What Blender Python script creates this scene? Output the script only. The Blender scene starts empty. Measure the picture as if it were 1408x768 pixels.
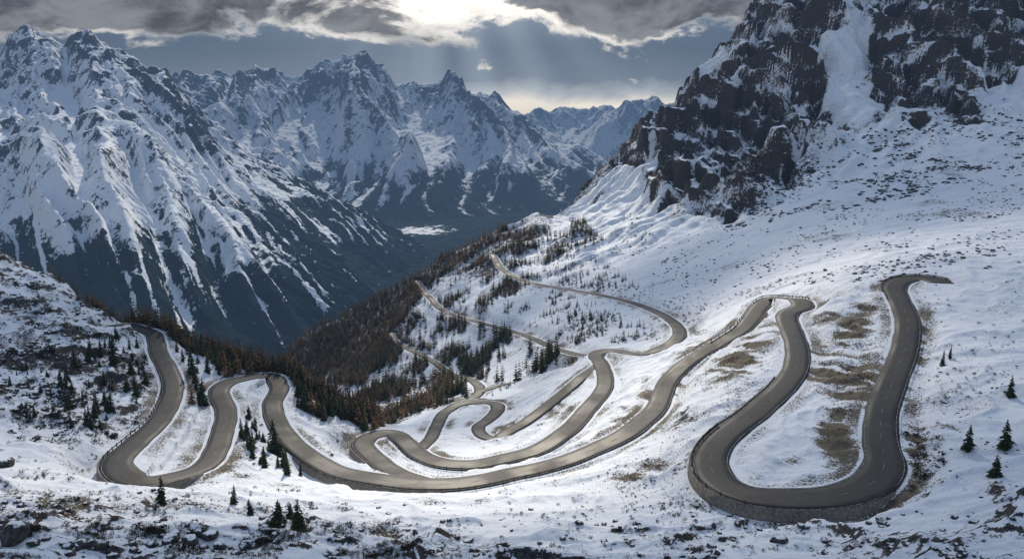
import bpy, bmesh, math, random, time
import numpy as np
from mathutils import Vector
T0=time.time()
random.seed(7); rng=np.random.default_rng(7)
SC=bpy.context.scene; COL=SC.collection
F=1095.0; HOR=170.0
TH=math.atan((384-HOR)/F); ct,st=math.cos(TH),math.sin(TH)
def pix_sw(u,v):
    u=np.asarray(u,float); v=np.asarray(v,float)
    a=(u-704)/F; b=(384-v)/F; dy=ct+b*st
    return a/dy,(b*ct-st)/dy
def sw_pix(s,w):
    d=ct-w*st
    return 704+F*s/d, 384-F*(st+w*ct)/d
def smooth(a,b,x):
    t=np.clip((x-a)/(b-a),0,1); return t*t*(3-2*t)
# ---------------------------------------------------------------- noise
_r=np.random.default_rng(3); PERM=_r.permutation(256).astype(np.int32)
ANG=_r.random(256)*2*np.pi; GX=np.cos(ANG); GY=np.sin(ANG)
def perlin(x,y,seed=0):
    x=x+seed*17.13; y=y+seed*9.71
    xf=np.floor(x); yf=np.floor(y); xi=xf.astype(np.int32); yi=yf.astype(np.int32)
    x=x-xf; y=y-yf
    ux=x*x*x*(x*(x*6-15)+10); uy=y*y*y*(y*(y*6-15)+10)
    def g(ix,iy,dx,dy):
        h=PERM[(PERM[ix&255]+iy)&255]; return GX[h]*dx+GY[h]*dy
    a=g(xi,yi,x,y); b=g(xi+1,yi,x-1,y); c=g(xi,yi+1,x,y-1); d=g(xi+1,yi+1,x-1,y-1)
    return (a+(b-a)*ux)*(1-uy)+(c+(d-c)*ux)*uy
def fbm(x,y,o=4,seed=0,gain=.5):
    r=0;amp=1;t=0
    for k in range(o):
        r=r+amp*perlin(x,y,seed+k); t+=amp; amp*=gain; x=x*2.03; y=y*2.03
    return r/t*1.5
def ridged(x,y,o=4,seed=0,gain=.5):
    r=0;amp=1;t=0;w=1
    for k in range(o):
        n=1-np.abs(perlin(x,y,seed+k))*2.0; n=n*n
        r=r+amp*n*w; w=np.clip(n*1.3,0,1); t+=amp; amp*=gain; x=x*2.07; y=y*2.07
    return r/t
def gblur(a,sig,axis):
    k=int(sig*3)+1; ker=np.exp(-.5*(np.arange(-k,k+1)/sig)**2); ker/=ker.sum()
    pad=[(0,0)]*a.ndim; pad[axis]=(k,k); p=np.pad(a,pad,mode='edge')
    out=0; n=a.shape[axis]
    for i,w_ in enumerate(ker):
        sl=[slice(None)]*a.ndim; sl[axis]=slice(i,i+n); out=out+p[tuple(sl)]*w_
    return out
def bil(G,fx,fy):
    ny,nx=G.shape; fx=np.clip(fx,0,nx-1.001); fy=np.clip(fy,0,ny-1.001); ix=fx.astype(int); iy=fy.astype(int); a=fx-ix; b=fy-iy
    return (G[iy,ix]*(1-a)+G[iy,ix+1]*a)*(1-b)+(G[iy+1,ix]*(1-a)+G[iy+1,ix+1]*a)*b
def erode(H,dx,n=5000,rounds=24,steps=55,cap=5.,rate=.3,seed=1,blur=.03):
    h=(H/dx).copy(); ny,nx=h.shape; flow=np.zeros(ny*nx); R=np.random.default_rng(seed)
    for r in range(rounds):
        px=R.random(n)*(nx-4)+1.5; py=R.random(n)*(ny-4)+1.5; vx=np.zeros(n); vy=np.zeros(n); sp=np.ones(n); wt=np.ones(n); sd=np.zeros(n)
        for s in range(steps):
            ix=px.astype(int); iy=py.astype(int); fx=px-ix; fy=py-iy
            a=h[iy,ix]; b=h[iy,ix+1]; c=h[iy+1,ix]; d=h[iy+1,ix+1]
            gx=(b-a)*(1-fy)+(d-c)*fy; gy=(c-a)*(1-fx)+(d-b)*fx; hh=(a*(1-fx)+b*fx)*(1-fy)+(c*(1-fx)+d*fx)*fy
            vx=vx*.25-gx*.75; vy=vy*.25-gy*.75; l=np.hypot(vx,vy)+1e-9; vx/=l; vy/=l
            qx=np.clip(px+vx,1,nx-2.01); qy=np.clip(py+vy,1,ny-2.01)
            h2=bil(h,qx,qy); dh=h2-hh
            cp=np.maximum(-dh,.01)*sp*wt*cap
            dep=np.where(dh>0,np.minimum(dh,sd),np.where(sd>cp,(sd-cp)*.25,-np.minimum((cp-sd)*rate,-dh*.6)))
            dep=np.where(dh>0,dep,np.maximum(dep,-.25)); sd-=dep
            base=iy*nx+ix; W4=[(1-fx)*(1-fy),fx*(1-fy),(1-fx)*fy,fx*fy]
            idx=np.concatenate([base,base+1,base+nx,base+nx+1]); wv=np.concatenate([w*dep for w in W4])
            h+=np.bincount(idx,wv,ny*nx).reshape(ny,nx)
            flow+=np.bincount(base,wt,ny*nx)
            sp=np.sqrt(np.clip(sp*sp-dh*2,.05,9)); wt*=.985; px,py=qx,qy
        hb=gblur(gblur(h,.8,0),.8,1); h=h*(1-blur)+hb*blur
    return h*dx,gblur(gblur(flow.reshape(ny,nx)/rounds,.7,0),.7,1)
# ---------------------------------------------------------------- near terrain design table: column -> (distance, height in view)
cols={
-250:[(60,850),(90,720),(130,650),(170,590),(220,480),(280,390),(350,320),(420,285),(520,420),(900,900)],
0:[(60,880),(90,750),(130,692),(170,640),(220,560),(280,470),(340,390),(400,328),(500,480),(900,900)],
80:[(60,885),(90,752),(130,692),(170,650),(210,590),(260,510),(310,440),(370,374),(460,520),(900,900)],
160:[(60,890),(95,745),(135,690),(165,668),(185,650),(215,600),(250,545),(290,490),(350,426),(430,540),(900,950)],
240:[(60,900),(100,735),(140,690),(170,668),(190,652),(220,605),(250,560),(290,510),(340,463),(420,580),(900,950)],
320:[(60,905),(100,740),(145,695),(180,668),(205,645),(235,600),(265,560),(300,518),(335,490),(420,600),(600,700),(900,640),(1300,900)],
390:[(60,910),(100,745),(150,700),(185,672),(210,648),(240,605),(270,565),(295,530),(325,512),(400,620),(560,640),(700,560),(830,460),(1100,700),(1300,900)],
450:[(60,910),(100,750),(150,708),(185,680),(212,655),(240,618),(265,588),(290,562),(315,550),(390,620),(520,600),(680,530),(840,430),(1150,700)],
500:[(60,915),(100,755),(150,712),(190,682),(215,659),(240,628),(265,602),(290,585),(310,577),(370,605),(480,580),(650,520),(780,450),(860,405),(1150,650)],
600:[(60,920),(100,768),(150,718),(190,684),(213,664),(235,638),(260,618),(290,606),(320,592),(360,568),(420,550),(520,532),(640,485),(760,420),(900,349),(1200,600)],
700:[(60,925),(100,780),(150,720),(190,680),(213,655),(235,632),(262,612),(300,592),(350,565),(400,545),(460,520),(540,480),(640,425),(750,375),(850,330),(950,290),(1300,560)],
800:[(60,930),(105,780),(150,722),(190,670),(213,636),(240,600),(270,570),(310,535),(350,502),(400,478),(470,450),(560,415),(680,375),(800,330),(950,285),(1100,243),(1500,500)],
900:[(60,940),(110,772),(145,722),(175,670),(205,615),(235,580),(265,553),(300,520),(340,490),(390,470),(450,448),(540,400),(650,345),(780,290),(950,225),(1150,165),(1250,140),(1600,350)],
1000:[(60,950),(110,775),(135,730),(152,680),(170,632),(200,575),(235,525),(270,485),(310,455),(360,430),(430,400),(530,360),(650,310),(800,250),(950,185),(1150,105),(1300,50),(1700,300)],
1100:[(60,950),(110,775),(140,712),(152,680),(170,635),(200,570),(235,508),(270,455),(305,415),(360,388),(450,355),(580,305),(720,250),(880,180),(1050,80),(1250,-40),(1400,-80),(1800,200)],
1200:[(60,950),(108,775),(138,712),(150,680),(170,625),(200,560),(235,490),(270,430),(305,388),(370,362),(470,325),(600,275),(750,215),(900,150),(1080,50),(1300,-80),(1450,-130),(1900,150)],
1300:[(60,940),(100,775),(130,705),(150,655),(175,590),(205,525),(240,455),(275,405),(310,375),(380,345),(480,305),(620,250),(770,185),(930,110),(1100,20),(1300,-100),(1450,-150),(1900,150)],
1410:[(60,930),(95,772),(125,700),(150,635),(180,560),(210,495),(245,435),(280,390),(330,360),(410,325),(520,275),(660,220),(800,155),(950,85),(1120,0),(1300,-100),(1450,-160),(1900,100)],
1650:[(60,900),(90,750),(120,670),(150,600),(180,520),(210,455),(245,400),(280,360),(330,330),(410,295),(520,240),(660,180),(800,110),(950,30),(1120,-60),(1300,-180),(1450,-230),(1900,100)],
}
LY=np.linspace(math.log(18),math.log(20000),700)
ul=sorted(cols); tab=[]
for u in ul:
    pts=[(18,1500)]+cols[u]+[(3500,560),(20000,260)]
    tab.append(np.interp(LY,[math.log(p[0]) for p in pts],[p[1] for p in pts]))
tab=np.array(tab)
UG=np.arange(-250,1651,10.0)
VT=np.array([np.interp(UG,ul,tab[:,k]) for k in range(len(LY))]).T
VT=gblur(VT,2.5,1); VT=gblur(VT,2.6,0)
def tabv(u,ly): return bil(VT,(ly-LY[0])/(LY[1]-LY[0]),(u+250)/10)
# ---------------------------------------------------------------- grid
def seg(a,b,n): return np.exp(np.linspace(math.log(a),math.log(b),n,endpoint=False))
Y=np.concatenate([seg(22,85,60),seg(85,450,560),seg(450,700,130),seg(700,1450,420),seg(1450,2600,90),seg(2600,5800,470),seg(5800,9800,300),seg(9800,12500,30),seg(12500,18000,110),[18000.,19000.]])
NC=1100; S=np.linspace(-.80,.80,NC); NR=len(Y)
YY=np.repeat(Y[:,None],NC,1); SS=np.repeat(S[None,:],NR,0); XX=SS*YY
nA=int(np.searchsorted(Y,3600)); nB0=int(np.searchsorted(Y,1300))
Ya,Sa,Xa=YY[:nA],SS[:nA],XX[:nA]; LYa=np.log(Ya)
v=np.full_like(Ya,450.)
for k in range(3):
    b=(384-v)/F; u=704+F*Sa*(ct+b*st); v=tabv(u,LYa)
b=(384-v)/F; w=(b*ct-st)/(ct+b*st); zA=w*Ya
Ua,Va=u,v
def inpoly(px,py,poly):
    ins=np.zeros(px.shape,bool); n=len(poly)
    for i in range(n):
        x1,y1=poly[i]; x2,y2=poly[(i+1)%n]
        if y1==y2: continue
        c=((y1>py)!=(y2>py))&(px<(x2-x1)*(py-y1)/(y2-y1)+x1)
        ins^=c
    return ins
wu=fbm(Xa/90,(Ya+zA)/110,5,40,.62)*44; wv=fbm(Xa/90,(Ya+zA)/110,5,50,.62)*44
far=smooth(380,1000,Ya)
lowA=fbm(Xa/45,Ya/60,3,1)*(1.6+7*far)
spur=(ridged(Xa/170+Ya/900,Ya/420,4,9)-.45)*smooth(600,1000,Ya)*28*smooth(700,860,Ua)
cl1=[(1075,-120),(1010,50),(960,108),(935,98),(880,158),(850,200),(825,235),(870,228),(895,200),(905,235),(880,265),(905,292),(960,268),(1000,292),(1060,265),(1095,245),(1100,215),(1165,205),(1160,165),(1125,90),(1150,30),(1130,-120)]
cl2=[(1150,-140),(1190,60),(1200,110),(1230,155),(1280,172),(1312,135),(1350,158),(1368,140),(1345,110),(1420,85),(1700,60),(1700,-160)]
cliff=(inpoly(Ua+wu,Va+wv,cl1)|inpoly(Ua+wu,Va+wv,cl2))&(Ya>500)&(Ya<1900)
cliff=cliff.astype(float); cliffS=gblur(gblur(cliff,5,0),5,1); cliff=gblur(gblur(cliff,1.2,0),1.2,1)
wx=fbm(Xa/120,Ya/120,3,33)*40
bt=ridged((Xa+wx)/130+Ya/400,(Ya+wx)/260,5,21,.5)
clz=(bt-.36)*76
zA=zA+lowA+spur+cliffS*clz
gx0,gx1,gy0,gy1,gd=-60.,1500.,620.,1720.,4.
GXX,GYY=np.meshgrid(np.arange(gx0,gx1,gd),np.arange(gy0,gy1,gd))
def polar(G,x,y):
    s=x/y; return bil(G,(s-S[0])/(S[1]-S[0]),np.interp(y,Y[:G.shape[0]],np.arange(G.shape[0])))
Hm=polar(zA,GXX,GYY); Cm=polar(cliffS,GXX,GYY)
He,Fl=erode(Hm,gd,6500,26,55,5.,.3,4,.03)
dl=(He-Hm); ed=np.minimum.reduce([(GXX-gx0)/60,(gx1-GXX)/60,(GYY-gy0)/120,(gy1-GYY)/60]); dl=np.clip(dl,-28,14)*np.clip(ed,0,1)*(.35+.65*Cm)
inr=(Xa>gx0)&(Xa<gx1-gd)&(Ya>gy0)&(Ya<gy1-gd)
zA=zA+np.where(inr,bil(dl,(Xa-gx0)/gd,(Ya-gy0)/gd),0)
flowA=np.where(inr,bil(np.log1p(Fl),(Xa-gx0)/gd,(Ya-gy0)/gd),0)
# tilted rock ledges
hT=34.; wz=fbm(Xa/80,Ya/80,4,29,.5)*38
tq=(zA+.55*Xa+wz)/hT; fr=tq-np.floor(tq); zA=zA+cliffS*hT*(smooth(.34,.92,fr)-fr)*.70
tq=(zA-.30*Xa-wz*.7)/11.; fr2=tq-np.floor(tq); zA=zA+cliffS*11.*(smooth(.25,.9,fr2)-fr2)*.5
ledge=(1-smooth(.30,.42,fr))*smooth(.0,.05,fr)
print('erodeA',time.time()-T0)
zA0=zA.copy(); Wm=zA0/Ya
def march(us,vs,W=None):
    W=Wm if W is None else W
    us=np.atleast_1d(np.asarray(us,float)); vs=np.atleast_1d(np.asarray(vs,float))
    s,w=pix_sw(us,vs); cf=np.clip((s-S[0])/(S[1]-S[0]),0,NC-1.001); ci=cf.astype(int); a=cf-ci
    oy=np.full(len(us),np.nan)
    for q in range(0,len(us),1500):
        sl=slice(q,q+1500)
        col=W[:,ci[sl]]*(1-a[sl])+W[:,ci[sl]+1]*a[sl]
        hit=col>=w[sl][None,:]; hit[:3]=False
        idx=hit.argmax(0); ok=hit.any(0)&(idx>0); k=np.arange(col.shape[1])
        w0=col[idx-1,k]; w1=col[idx,k]; f=np.clip((w[sl]-w0)/np.where(w1-w0==0,1,w1-w0),0,1)
        yv=Y[idx-1]+(Y[idx]-Y[idx-1])*f
        oy[sl]=np.where(ok,yv,np.nan)
    return s*oy,oy,w*oy
# ---------------------------------------------------------------- roads
def crom(p,step=2.0):
    p=np.array(p,float); P=np.vstack([2*p[0]-p[1],p,2*p[-1]-p[-2]]); out=[]
    for i in range(1,len(P)-2):
        n=max(2,int(np.hypot(*(P[i+1]-P[i])[:2])/step)); t=np.linspace(0,1,n,endpoint=False)[:,None]
        a,b,c,d=P[i-1],P[i],P[i+1],P[i+2]
        out.append(.5*((2*b)+(-a+c)*t+(2*a-5*b+4*c-d)*t*t+(-a+3*b-3*c+d)*t**3))
    out.append(P[-2][None,:]); return np.vstack(out)
def smooth1(a,sig):
    k=int(sig*3)+1; k=min(k,len(a)-1)
    ker=np.exp(-.5*(np.arange(-k,k+1)/sig)**2); ker/=ker.sum()
    p=np.concatenate([2*a[0]-a[k:0:-1],a,2*a[-1]-a[-2:-k-2:-1]])
    return np.convolve(p,ker,'valid')
R1=[(155,448,5.5),(176,443,6),(197,448,6.8),(212,460,7),(218,485,7.2),(233,513,7.4),(237,540,7.6),(217,580,7.6),(182,612,8),(160,634,8),(170,650,8),(215,656,7.6),(262,650,7.4),(290,632,7.4),(304,600,7.4),(311,565,7.4),(300,540,7.6),(311,525,8),(345,517,8),(374,519,8),(384,535,7.6),(374,556,7.4),(386,590,7.4),(415,620,7.6),(455,645,8),(520,660,8.4),(600,665,8.6),(680,658,8.4),(760,640,8.2),(820,615,7.8),(872,588,7.8),(903,560,7.6),(918,527,7.6),(945,500,7.8),(985,472,8),(1025,447,8),(1045,422,8.4),(1065,410,8.6),(1098,411,9),(1104,420,9),(1082,434,8.4),(1094,468,8),(1096,500,8),(1078,532,8),(1040,565,8),(1000,596,8.2),(977,628,8.5),(984,657,9),(1022,677,9.6),(1080,686,10),(1145,684,10),(1192,670,9.6),(1217,640,9),(1211,605,8.2),(1212,570,8),(1225,530,8),(1244,480,8),(1248,440,8),(1236,410,8),(1229,395,8.8),(1240,385,9.2),(1262,381,9.4),(1284,383,9.4),(1296,390,9.2)]
R2=[(590,664,7),(556,655,7),(523,636,7.4),(501,616,7.8),(500,603,8),(522,597,8.2),(550,603,8),(577,625,8),(615,637,8),(670,636,8),(730,622,8),(775,595,7.6),(810,560,7.2),(832,530,7.2),(828,502,7.4),(820,488,7.8),(848,482,8),(878,487,8),(908,478,7.6),(932,464,7.2),(932,449,7),(910,432,7),(870,416,7),(820,404,7),(770,396,7),(722,386,7),(692,371,6.6),(677,350,6.4)]
R3=[(572,386,6),(590,408,6.4),(612,428,6.6),(660,443,6.8),(720,460,6.8),(765,479,7),(806,489,7.2),(822,488,7.4)]
R4=[(538,458,6),(544,470,6.4),(572,484,6.8),(598,498,6.8),(618,513,6.8),(645,521,6.8),(659,531,6.8),(654,543,6),(618,549,5)]
R5=[(575,618,5.),(592,602,5.5),(602,582,6.),(612,566,6.4),(640,555,7),(672,553,7),(685,558,7),(676,573,6.2),(658,586,5.8),(664,598,5.8),(690,597,5.8),(730,576,5.8),(768,545,5.8),(806,514,5.8),(826,500,5.8)]
R6=[(486,556,4.5),(560,552,4.5),(620,547,4.5),(680,533,4.5),(740,517,4.5),(800,494,4.5)]
roads=[]
mind=np.full(zA.shape,1e3,np.float32); rz=np.zeros_like(mind)
def stamp(P,Wd,R=16):
    for (x,y,z),wd in zip(P,Wd):
        i0,i1=np.searchsorted(Y,[y-R,y+R]); i1=min(i1,nA)
        if i1<=i0: continue
        j0=max(0,int(((x-R)/y-S[0])/(S[1]-S[0]))); j1=min(NC,int(((x+R)/y-S[0])/(S[1]-S[0]))+2)
        if j1<=j0: continue
        d=np.hypot(Xa[i0:i1,j0:j1]-x,Ya[i0:i1,j0:j1]-y)-wd/2
        m=d<mind[i0:i1,j0:j1]
        mind[i0:i1,j0:j1][m]=d[m]; rz[i0:i1,j0:j1][m]=z
for ri,R in enumerate((R1,R2,R3,R4,R5,R6)):
    c=crom(R,2.0); x,y,z=march(c[:,0],c[:,1])
    ok=~np.isnan(y); x,y,z,wd=x[ok],y[ok],z[ok],c[ok,2]
    ym=np.array([np.median(y[max(0,i-6):i+7]) for i in range(len(y))]); g=np.abs(y-ym)<.05*ym
    x,y,z,wd=x[g],y[g],z[g],wd[g]
    L=np.concatenate([[0],np.cumsum(np.hypot(np.diff(x),np.diff(y)))]); n=int(L[-1])
    t=np.linspace(0,L[-1],n); x,y,z,wd=[np.interp(t,L,q) for q in (x,y,z,wd)]
    x=smooth1(x,3.2); y=smooth1(y,3.2); z=smooth1(z,9)
    P=np.stack([x,y,z],1)
    if ri==0: stamp(P[:-3],wd[:-3]); P[-2:,2]-=[.6,1.6]
    else: stamp(P,wd)
    roads.append((P,wd))
flat=1-smooth(.8,9,mind); flat=np.where(mind>15,0,flat)
zA=zA*(1-flat)+(rz-.18)*flat
def nearest_i(P,u,v_):
    x,y,z=P[:,0],P[:,1],P[:,2]; uu,vv=sw_pix(x/y,z/y); return int(np.argmin((uu-u)**2+(vv-v_)**2))
def edge(P,wd,side,off=0.0):
    t=np.gradient(P[:,:2],axis=0); t/=np.linalg.norm(t,axis=1)[:,None]+1e-9
    nrm=np.stack([t[:,1],-t[:,0]],1)
    q=P.copy(); q[:,:2]+=nrm*side*(wd[:,None]/2+off); return q
walls=[]
for ri,a,b,side,drop in [(0,(1004,592),(1200,665),0,2.2),(0,(175,618),(262,650),0,2.4),(0,(420,622),(620,665),0,1.6),(1,(520,632),(505,600),0,1.8),(0,(1085,520),(992,605),1,2.8),(0,(1234,400),(1290,386),0,2.),(0,(985,472),(1040,428),0,1.8)]:
    P,wd=roads[ri]; i0=nearest_i(P,*a); i1=nearest_i(P,*b)
    if i0>i1: i0,i1=i1,i0
    eR=edge(P,wd,1)[i0:i1]; eL=edge(P,wd,-1)[i0:i1]
    if len(eR)<3: continue
    lR=np.hypot(*np.diff(eR[:,:2],axis=0).T).sum(); lL=np.hypot(*np.diff(eL[:,:2],axis=0).T).sum()
    sd=1 if lR>lL else -1
    if side==1: sd=-sd
    walls.append((ri,i0,i1,sd,drop))
    P2=P[i0:i1]; E=edge(P,wd,sd,.4)[i0:i1]
    n=len(E); fade=np.clip(np.minimum(np.arange(n),n-1-np.arange(n))/8,0,1)
    D=np.zeros_like(mind); dist=np.full_like(mind,1e3)
    for k in range(0,n):
        x,y,z=E[k]; px,py=P2[k,0],P2[k,1]; R=11
        i_0,i_1=np.searchsorted(Y,[y-R,y+R]); j0=max(0,int(((x-R)/y-S[0])/(S[1]-S[0]))); j1=min(NC,int(((x+R)/y-S[0])/(S[1]-S[0]))+2)
        if j1<=j0: continue
        dx=Xa[i_0:i_1,j0:j1]-x; dy=Ya[i_0:i_1,j0:j1]-y; nn=np.array([x-px,y-py]); nn/=np.linalg.norm(nn)
        sgn=dx*nn[0]+dy*nn[1]; d=np.hypot(dx,dy)
        m=(d<dist[i_0:i_1,j0:j1]); dist[i_0:i_1,j0:j1][m]=d[m]
        val=np.where(sgn>0,fade[k]*drop*(1-smooth(2,10,d)),0)
        D[i_0:i_1,j0:j1][m]=val[m]
    zA=zA-D*(mind>.35)
offroad=smooth(1.0,5.0,np.where(mind>15,20,mind))
det=fbm(Xa/9,Ya/9,4,60)*.8+(ridged(Xa/26+fbm(Xa/30,Ya/30,2,5),Ya/20,3,66)-.4)*1.9*(1-smooth(260,600,Ya)*.5)
fg=1-smooth(120,185,Ya)
det=det+(ridged(Xa/34+.4*fbm(Xa/20,Ya/20,2,8),Ya/13,4,71)-.4)*2.8*fg
leftr=(1-smooth(150,260,Ua))*smooth(150,230,Ya)
det=det+(ridged(Xa/30,Ya/40,4,77,.6)-.4)*5.5*leftr
det=det+smooth(450,900,Ya)*fbm(Xa/30,Ya/40,4,80)*6*(1-cliffS)
zA=zA+det*offroad
# ---------------------------------------------------------------- far mountains
def crest(pts,ycl):
    u=np.array([p[0] for p in pts],float); vv=np.array([p[1] for p in pts],float)
    s,w=pix_sw(u,vv); yc=np.interp(u,[q[0] for q in ycl],[q[1] for q in ycl])
    return s,w*yc,yc
def mountain(ext,pts,ycl,yfl,zf,power,m,sc,amp,seed,back=.8,ero=None):
    x0,x1,y0,y1,d=ext; Xb,Yb=np.meshgrid(np.arange(x0,x1,d),np.arange(y0,y1,d)); Sb=Xb/Yb
    s,zc,yc=crest(pts,ycl)
    Yc=np.interp(Sb,s,yc); Zc=np.interp(Sb,s,zc)
    sf,_=pix_sw(np.array([q[0] for q in yfl],float),np.full(len(yfl),300.)); Yf=np.interp(Sb,sf,[q[1] for q in yfl])
    wob=fbm(Xb/(sc*1.3),Yb/(sc*1.6),3,seed+30)*sc*.35
    t=(Yb-Yf)/(Yc-Yf); tc=np.clip(t,0,1)
    base=zf+(Zc-zf)*tc**power
    amp=amp*np.clip((Zc-zf)/900,.12,1)
    p=(Xb-m*(Yc-Yb)+wob)/sc; q=(Yb+wob)/(sc*4.0)
    tri=1-np.abs(perlin(p,q,seed))*2.4
    tri2=1-np.abs(perlin(p*2.6+.3*q,q*2.0,seed+3))*2.4
    tri3=1-np.abs(perlin(p*6.1-.3*q,q*5.0,seed+9))*2.4
    rib=1-np.abs(perlin(Yb/(sc*.42)+(1-tri)*1.6,Xb/(sc*.9),seed+6))*2.2
    env=smooth(0,.3,tc)*(1-.80*smooth(.70,1.0,tc))
    z=base+amp*env*(tri-.45)+amp*.45*env*(tri2-.4)+amp*.16*env*(tri3-.4)+amp*.22*env*(1-np.clip(tri,0,1))*(rib-.4)
    z=z+(ridged(Xb/(sc*.35),Yb/(sc*.6),4,seed+50,.6)-.45)*amp*.34*smooth(.45,1,tc)
    z=np.where(t>1,z-(Yb-Yc)*back,z)
    z=np.where(t<0,zf-60,z)
    fl=np.zeros_like(z)
    if ero: z,fl=erode(z,d,*ero)
    return dict(ext=ext,z=z,t=tc,tri=np.maximum(tri,tri2*.85),fl=np.log1p(fl))
Bc=[(-400,150),(-150,90),(-60,100),(0,72),(14,50),(40,36),(70,48),(90,68),(103,50),(122,43),(150,58),(185,74),(205,88),(228,98),(250,126),(275,151),(300,174),(350,209),(400,239),(450,260),(520,298),(560,322),(600,344),(640,372),(900,600)]
Cc=[(-400,140),(100,140),(230,115),(258,104),(280,98),(300,91),(318,102),(335,97),(350,84),(368,93),(400,106),(418,95),(440,82),(462,86),(482,80),(505,80),(520,92),(545,114),(575,118),(600,111),(622,103),(640,122),(662,131),(684,136),(702,150),(732,174),(760,188),(800,201),(830,214),(860,230),(1000,300),(1500,330)]
Dc=[(-400,175),(600,175),(690,158),(712,152),(728,148),(745,158),(770,146),(800,143),(832,138),(852,148),(880,143),(897,137),(930,154),(1000,163),(1500,180)]
ZV=-710.
MB=mountain((-4700.,1300.,1350.,6100.,12.5),Bc,[(-400,5500),(200,5300),(600,4700),(900,4700)],[(-400,1500),(0,1500),(360,1750),(480,2300),(560,3600),(600,4250),(900,4650)],ZV-8,1.05,.85,720,215,100,.8,(6500,12,60,4.,.28,11,.01))
MC=mountain((-5600.,2800.,5500.,10200.,17.),Cc,[(-400,9300),(1500,9300)],[(-400,5700),(560,5750),(620,5900),(700,6300),(1500,6600)],ZV-8,1.10,.22,1300,440,200,.8,(6500,12,60,4.,.28,12,.01))
MD=mountain((-4500.,7500.,12500.,17600.,32.),Dc,[(-400,16500),(1500,16500)],[(-400,12600),(1500,12600)],ZV-8,1.1,-.2,1600,520,300,.8,(3000,14,50,5.,.3,13,.01))
print('mountains',time.time()-T0)
Yb,Sb,Xb=YY[nB0:],SS[nB0:],XX[nB0:]
def samp(M,key,fill):
    x0,x1,y0,y1,d=M['ext']; G=M[key]; inside=(Xb>x0)&(Xb<x1-2*d)&(Yb>y0)&(Yb<y1-2*d)
    return np.where(inside,bil(G,(Xb-x0)/d,(Yb-y0)/d),fill)
zV=ZV+fbm(Xb/500,Yb/500,3,90)*8
Z=np.full((NR,NC),-1e5); LAB=np.zeros((NR,NC),np.int8); Z[:nA]=zA
TT=np.zeros(Xb.shape); TRI=np.zeros(Xb.shape); FLW=np.zeros(Xb.shape)
m=zV>Z[nB0:]; Z[nB0:][m]=zV[m]; LAB[nB0:][m]=1
for k,M in enumerate((MB,MC,MD)):
    zz=samp(M,'z',-1e6); zz=zz+(ridged(Xb/(60+60*k),Yb/(90+80*k),4,210+k,.6)-.4)*(9+12*k)
    m=zz>Z[nB0:]; Z[nB0:][m]=zz[m]; LAB[nB0:][m]=k+2
    for D_,ky in ((TT,'t'),(TRI,'tri'),(FLW,'fl')): D_[m]=samp(M,ky,0)[m]
dzs=np.gradient(Z,S,axis=1); dzY=np.gradient(Z,Y,axis=0)
gx=dzs/YY; gy=dzY-(SS/YY)*dzs; slope=np.sqrt(gx*gx+gy*gy)
# ---------------------------------------------------------------- masks
Rk=np.zeros((NR,NC)); Fo=np.zeros((NR,NC)); Gr=np.zeros((NR,NC))
UU,VV=sw_pix(SS,Z/YY)
A=slice(0,nA); Ua,Va=UU[A],VV[A]
def ell(cu,cv,ru,rv,ang=0):
    a=math.radians(ang); du=Ua-cu; dv=Va-cv
    p=(du*math.cos(a)+dv*math.sin(a))/ru; q=(-du*math.sin(a)+dv*math.cos(a))/rv
    return np.clip(1.25-np.sqrt(p*p+q*q),0,1)
n9=fbm(Xa/14,(Ya+1.4*zA)/14,4,101,.6); n30=fbm(Xa/40,Ya/40,4,111)
nbig=fbm(Xa/48,(Ya+1.3*zA0)/48,4,151,.5)
sA=slope[A]; gulA=smooth(.6,2.2,flowA); sAb=gblur(gblur(sA,1.5,0),1.5,1)
stk=ridged((Xa+wx*.5)/36+(Ya+zA)/80,(Ya+1.2*zA)/70,4,171,.5)
rk=cliff*(.34+.70*(smooth(.5,1.3,sAb)-.3)+.20*n9+.75*nbig-.12*gulA-.55*smooth(.50,.72,stk)-.50*ledge*(.5+n30))
rk=np.maximum(rk,.14+.34*smooth(.15,.6,n30)+.16*smooth(.6,1.1,sA))
rk=np.maximum(rk,leftr*(.34+.75*n9+.3*n30+.25*smooth(.4,.9,sA)))
rk=np.maximum(rk,cliffS*(1-cliff)*(.36+.5*n9))
nout=fbm(Xa/55,(Ya+zA)/55,5,191,.6)
rk=np.maximum(rk,smooth(560,760,Ya)*smooth(850,950,Ua)*(.08+1.2*smooth(.22,.55,nout)*(.6+.6*n9)))
gr=.10+.34*smooth(-.05,.5,n30)
grs=fbm((Xa+.5*Ya)/5,(Ya-.3*Xa)/26,4,181,.55)
for e in [(1020,490,90,30,-35,1.3),(1180,520,50,105,-70,1.5),(1175,450,55,32,-60,1.4),(1130,440,55,16,-20,1.),(1150,600,38,65,0,1.25),(1075,640,70,14,-20,.8),(700,590,60,18,-25,1.),(890,545,25,40,30,1.),(760,560,45,22,-30,.9),(1258,620,28,85,0,1.15),(1264,470,20,75,5,1.15),(900,640,95,20,-20,1.),(100,690,140,18,8,1.),(300,700,150,12,5,.95),(560,740,130,18,15,.9),(40,480,80,80,0,.7),(120,420,60,40,20,.7),(640,640,60,6,0,.6),(1290,600,60,50,0,.6),(950,480,60,12,-30,.9),(930,520,34,55,30,.95),(700,660,200,10,-5,.7),(860,570,60,20,-35,.9)]:
    gr=np.maximum(gr,ell(*e[:5])*e[5]*(.56+.95*grs+.35*n9))
bank=np.where(mind<15,smooth(.3,1.2,mind)*(1-smooth(2.5,8,mind)),0)
gr=np.maximum(gr,bank*(.50+.6*n30))
rk=np.maximum(rk,bank*(.42+.4*n9)*smooth(.3,.8,sA))
rk=np.maximum(rk,fg*(.20+.50*smooth(.35,.8,sA)+.50*n9))
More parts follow.
